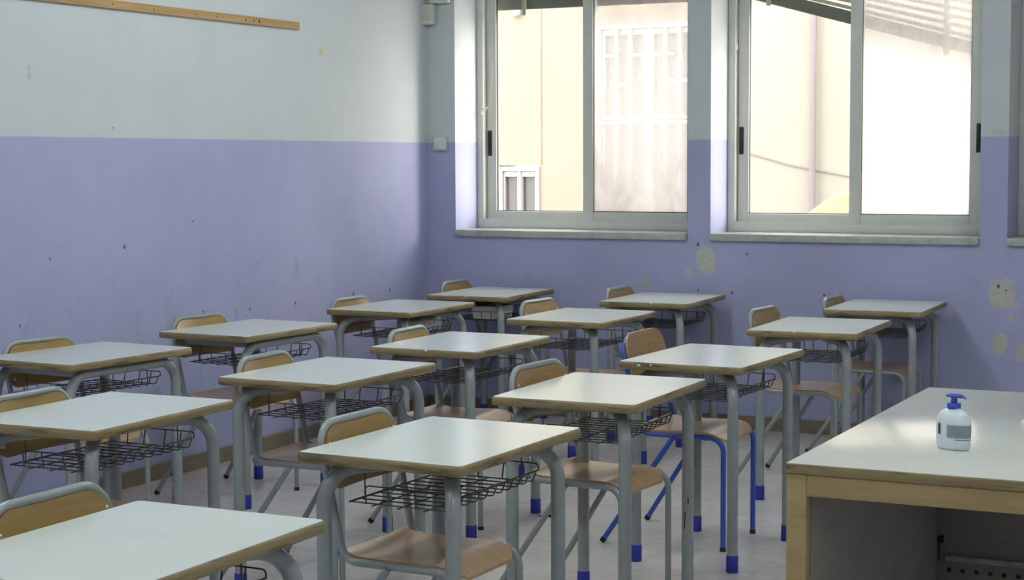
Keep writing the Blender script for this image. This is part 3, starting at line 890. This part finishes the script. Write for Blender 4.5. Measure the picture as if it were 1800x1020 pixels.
# torn tape on frames
def tape(loc, label, pts, w=.012):
    bm = bmesh.new(); L = []
    for (x, z, y) in pts: L.append((bm.verts.new((x-w/2, y, z)), bm.verts.new((x+w/2, y-.002, z))))
    for a_, b_ in zip(L, L[1:]): bm.faces.new((a_[0], a_[1], b_[1], b_[0]))
    bmesh.ops.solidify(bm, geom=bm.faces[:], thickness=.0012)
    o = build('tape_scrap', bm, M['tape'], None, 60); o.location = loc; tag(o, label, 'tape')
tape((-4.962, FY-.0012, 1.842), 'torn white tape hanging on the left window frame near the corner', [(.008, .038, 0), (.004, .02, -.012), (-.004, .004, -.018), (-.010, -.016, -.006)], .028)
tape((-3.306, FY-.0012, 2.195), 'scrap of white tape high on the frame of the middle window', [(0, .02, 0), (.003, 0, -.004), (0, -.018, 0)], .012)
bm = bmesh.new()
vs = [bm.verts.new(c) for c in ((-.05, -.03, .0005), (.06, -.02, .0005), (.05, .035, .0005), (-.02, .02, .0005))]
bm.faces.new(vs); bmesh.ops.solidify(bm, geom=bm.faces[:], thickness=.001)
o = build('floor_scrap', bm, M['black'], None, 0); o.location = (-3.13, 6.60, .0012); tag(o, 'dark scrap on the floor by a blue foot sleeve', 'scrap')

# ------------------------------------------------------------------ lamps of the room (ceiling, above the picture)
lamp0 = None
LP = [(-3.3, 1.2), (-3.3, 4.0), (-3.3, 6.8), (-.4, 1.2), (-.4, 4.0), (-.4, 6.8)]
for i, (x, y) in enumerate(LP):
    if lamp0 is None:
        t = thing('ceiling_lamp', 'white twin tube ceiling lamp, out of the picture above', 'lamp', (x, y, ZC), 0, 'ceiling lamps'); lamp0 = t
        bm = bmesh.new(); box(bm, (-.15, -.65, -.05), (.15, .65, 0), .006); build('housing', bm, M['lampbody'], t)
        for sx in (-.07, .07):
            bm = bmesh.new(); tube(bm, [(sx, -.60, -.075), (sx, .60, -.075)], .022, 10); build('tube', bm, M['tube'], t)
    else:
        t = copy_tree(lamp0); t.location = (x, y, ZC)

# ------------------------------------------------------------------ daylight
w = bpy.data.worlds.new('World'); sc.world = w; w.use_nodes = True
bg = w.node_tree.nodes['Background']
bg.inputs[0].default_value = (1.0, .975, .94, 1); bg.inputs[1].default_value = 7.5
sun = bpy.data.lights.new('sun', 'SUN'); sun.energy = 3.0; sun.angle = R(24); sun.color = (1, .90, .82)   # hazy low sun along the courtyard
so = bpy.data.objects.new('sun', sun); COL.objects.link(so); so.location = (6, 12, 5)
so.rotation_euler = Vector((-1, -.55, -.34)).to_track_quat('-Z', 'Y').to_euler()

# ------------------------------------------------------------------ camera
cam = bpy.data.cameras.new('camera'); co = bpy.data.objects.new('camera', cam); COL.objects.link(co)
f_, cx_, cy_, yaw, pitch, roll, hz = 2993.682, 878.947, 512.201, -.471288, .0761297, -.00499285, 1.519448+.01751
cam.sensor_fit = 'HORIZONTAL'; cam.sensor_width = 36.
cam.lens = f_/1800*36; cam.shift_x = (900-cx_)/1800; cam.shift_y = (cy_-510)/1800
fw = Vector((math.sin(yaw)*math.cos(pitch), math.cos(yaw)*math.cos(pitch), -math.sin(pitch)))
rt = Vector((math.cos(yaw), -math.sin(yaw), 0)); up = rt.cross(fw)
r2 = rt*math.cos(roll)+up*math.sin(roll); u2 = up*math.cos(roll)-rt*math.sin(roll)
mw = Matrix((r2, u2, -fw)).transposed().to_4x4(); mw.translation = (0, 0, hz)
co.matrix_world = mw
cam.clip_start = .05; cam.clip_end = 100
sc.camera = co

sc.view_settings.view_transform = 'Standard'; sc.view_settings.look = 'None'
sc.view_settings.exposure = 0.; sc.view_settings.gamma = 1.; sc.view_settings.use_curve_mapping = False
sc.cycles.use_denoising = True
sc.cycles.max_bounces = 8; sc.cycles.diffuse_bounces = 5; sc.cycles.transparent_max_bounces = 12
sc.cycles.sample_clamp_indirect = 6.
sc.cycles.caustics_reflective = False; sc.cycles.caustics_refractive = False
